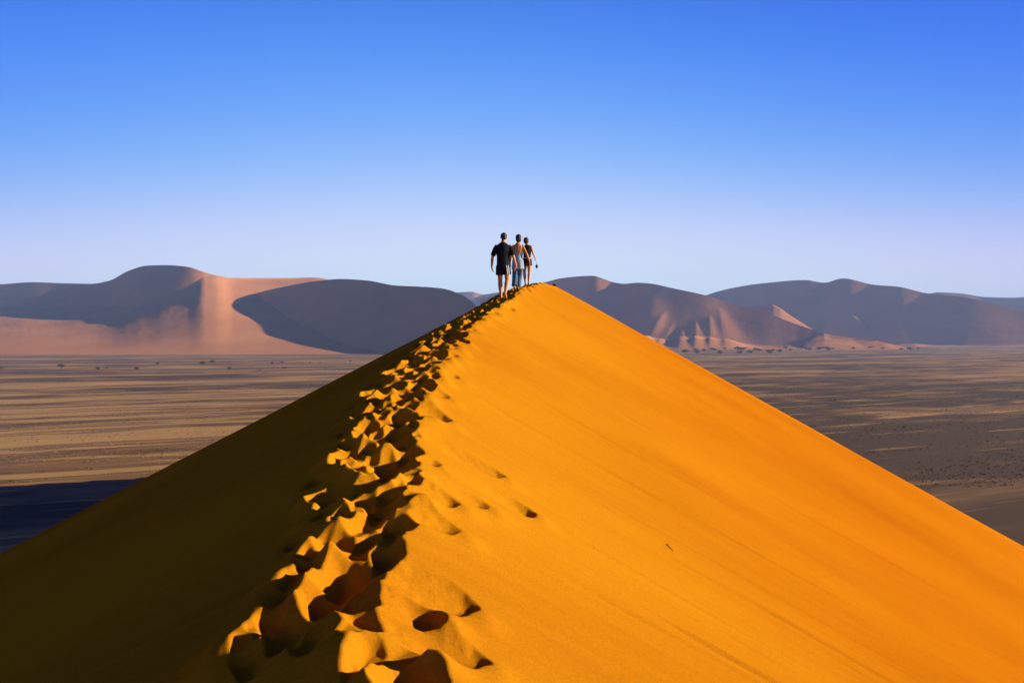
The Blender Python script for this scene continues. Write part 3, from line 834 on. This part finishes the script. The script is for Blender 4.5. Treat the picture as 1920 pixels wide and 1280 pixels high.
def put_tree(px, py, wpx, label, group, var, cat='tree'):
    d = H * F / (py - CY)
    sc_ = wpx / F * d / 7.6
    r = empty('acacia_tree', ((px - CX) / F * d, d, 0), random.uniform(0, 6.28))
    r.scale = (sc_, sc_, sc_ * random.uniform(.85, 1.1))
    t_, c_ = TREES[var % 3]
    for nm, me in (('trunk', t_), ('crown', c_)):
        o = bpy.data.objects.new(nm, me); C.objects.link(o); o.parent = r
    return tag(r, label, cat, group)

GL = 'trees scattered over the plain below the left dune'
left_trees = [
    (2, 693, 9, 'dark tree cut off by the left edge of the photo, on the striped plain'),
    (115, 691, 14, 'broadest dark tree on the left plain, standing alone with a rounded crown'),
    (183, 695, 11, 'low spreading tree with a tiny one close to its right, left plain'),
    (199, 692, 5, 'tiny tree close to the right of a low spreading tree, left plain'),
    (256, 694, 9, 'lone small dark tree about midway between the broadest tree and the close pair, nearer row'),
    (296, 684, 8, 'lone small tree in the farther row, left of the close pair'),
    (379, 685, 11, 'left tree of the close dark pair standing under the tall left dune'),
    (397, 682, 11, 'right tree of the close dark pair standing under the tall left dune'),
    (430, 694, 9, 'pale thin tree to the lower right of the close dark pair'),
    (487, 695, 4, 'speck-sized tree right of the pale thin tree and left of the small trio'),
    (510, 683, 7, 'left tree of the small trio near the middle of the left plain'),
    (529, 681, 7, 'highest and farthest tree of the small trio near the middle of the left plain'),
    (534, 692, 7, 'lowest and nearest tree of the small trio near the middle of the left plain'),
    (581, 682, 4, 'left one of two tiny trees in front of the dark dune face'),
    (600, 682, 4, 'right one of two tiny trees in front of the dark dune face'),
    (609, 694, 4, 'tiny tree in the nearer row just below the two tiny trees'),
    (657, 678, 5, 'small tree nearest to the big orange dune\'s left skyline'),
]
for i, (px, py, w_, lb) in enumerate(left_trees):
    put_tree(px, py, w_, lb, GL, i)
GR = 'row of small trees along the foot of the right-hand dunes'
LR = 'small grey-green tree in the thin row of trees along the foot of the right-hand dunes'
for i, (px, py, w_) in enumerate([(1284, 663, 12), (1305, 659, 9), (1307, 664, 10), (1320, 659, 8), (1335, 658, 9), (1341, 658, 7), (1350, 664, 9), (1359, 655, 6),
        (1383, 657, 12), (1390, 658, 9), (1396, 655, 7), (1387, 664, 9), (1406, 663, 9), (1416, 658, 10), (1423, 659, 8), (1440, 661, 9), (1449, 660, 8), (1444, 663, 8),
        (1462, 661, 9), (1473, 655, 8), (1482, 658, 7), (1503, 655, 11), (1510, 655, 7), (1517, 657, 9), (1535, 657, 9), (1541, 655, 8), (1549, 656, 9), (1554, 658, 9), (1562, 656, 6),
        (1600, 655, 6), (1632, 654, 7), (1655, 655, 6), (1690, 656, 7), (1705, 656, 8), (1722, 655, 6)]):
    put_tree(px, py + .5, w_ * 1.1, LR, GR, i + 1)

# ------------------------------------------------------------------ dry grass on the plain
DRY = flat_mat('dry_grass', (0.336, 0.216, 0.072), 0.95, 0.0, 0.3, 0.2)
DARKT = flat_mat('dark_scrub', (0.056, 0.044, 0.022), 0.95, 0.0, 0.3, 0.2)
nb = 15000
dd = 330 * np.exp(rng.uniform(0, math.log(1500 / 330.0), nb * 3))
uu = rng.uniform(-0.56, 0.56, nb * 3)
gx = uu * dd; gy = dd
ca_, sa_ = math.cos(math.radians(31)), math.sin(math.radians(31))
al = (gx * ca_ + gy * sa_); ac = (-gx * sa_ + gy * ca_)
keep = (fbm(al / 130, ac / 15, 33, 4) + 0.04 > rng.uniform(-0.12, 0.22, nb * 3))
gx, gy = gx[keep][:nb], gy[keep][:nb]
nb = len(gx)
th = rng.uniform(0, math.pi, nb); wd = rng.uniform(0.25, 0.8, nb); hg = rng.uniform(0.12, 0.36, nb)
V = np.zeros((nb, 8, 3), np.float32)
for q in range(2):
    cx_, sx2 = np.cos(th + q * 1.57) * wd, np.sin(th + q * 1.57) * wd
    for j, (sg, zz, tw) in enumerate([(-1, -0.02, .7), (1, -0.02, .7), (1, 1, 1.0), (-1, 1, 1.0)]):
        V[:, q * 4 + j, 0] = gx + sg * cx_ * tw * .6; V[:, q * 4 + j, 1] = gy + sg * sx2 * tw * .6
        V[:, q * 4 + j, 2] = hg * zz if zz > 0 else -0.02
me = bpy.data.meshes.new('grass')
me.vertices.add(nb * 8); me.vertices.foreach_set('co', V.ravel())
me.loops.add(nb * 8); me.loops.foreach_set('vertex_index', np.arange(nb * 8, dtype=np.int32))
me.polygons.add(nb * 2); me.polygons.foreach_set('loop_start', np.arange(0, nb * 8, 4, dtype=np.int32)); me.polygons.foreach_set('loop_total', np.full(nb * 2, 4, np.int32))
me.update(calc_edges=True)
me.materials.append(DRY); me.materials.append(DARKT)
me.polygons.foreach_set('material_index', np.repeat((rng.random(nb) < 0.2).astype(np.int32), 2))
o = bpy.data.objects.new('grass', me); C.objects.link(o)
tag(o, 'sparse dry grass tufts scattered in bands over the plain', 'grass', kind='stuff')

# ------------------------------------------------------------------ the air
HZ = bpy.data.materials.new('haze'); HZ.use_nodes = True
nt = HZ.node_tree; nt.nodes.clear()
out = nt.nodes.new('ShaderNodeOutputMaterial'); pv = nt.nodes.new('ShaderNodeVolumePrincipled')
pv.inputs['Color'].default_value = (0.43, 0.58, 1.0, 1); pv.inputs['Density'].default_value = 5.4e-5
pv.inputs['Anisotropy'].default_value = 0.0
nt.links.new(pv.outputs[0], out.inputs['Volume'])
b = R_OUT + 300
v = [(-b, -b, -6), (b, -b, -6), (b, b, -6), (-b, b, -6), (-b, -b, 540), (b, -b, 540), (b, b, 540), (-b, b, 540)]
f = [(0, 3, 2, 1), (4, 5, 6, 7), (0, 1, 5, 4), (1, 2, 6, 5), (2, 3, 7, 6), (3, 0, 4, 7)]
hz = mesh_obj('haze', v, f, HZ, smooth=False); tag(hz, kind='stuff')
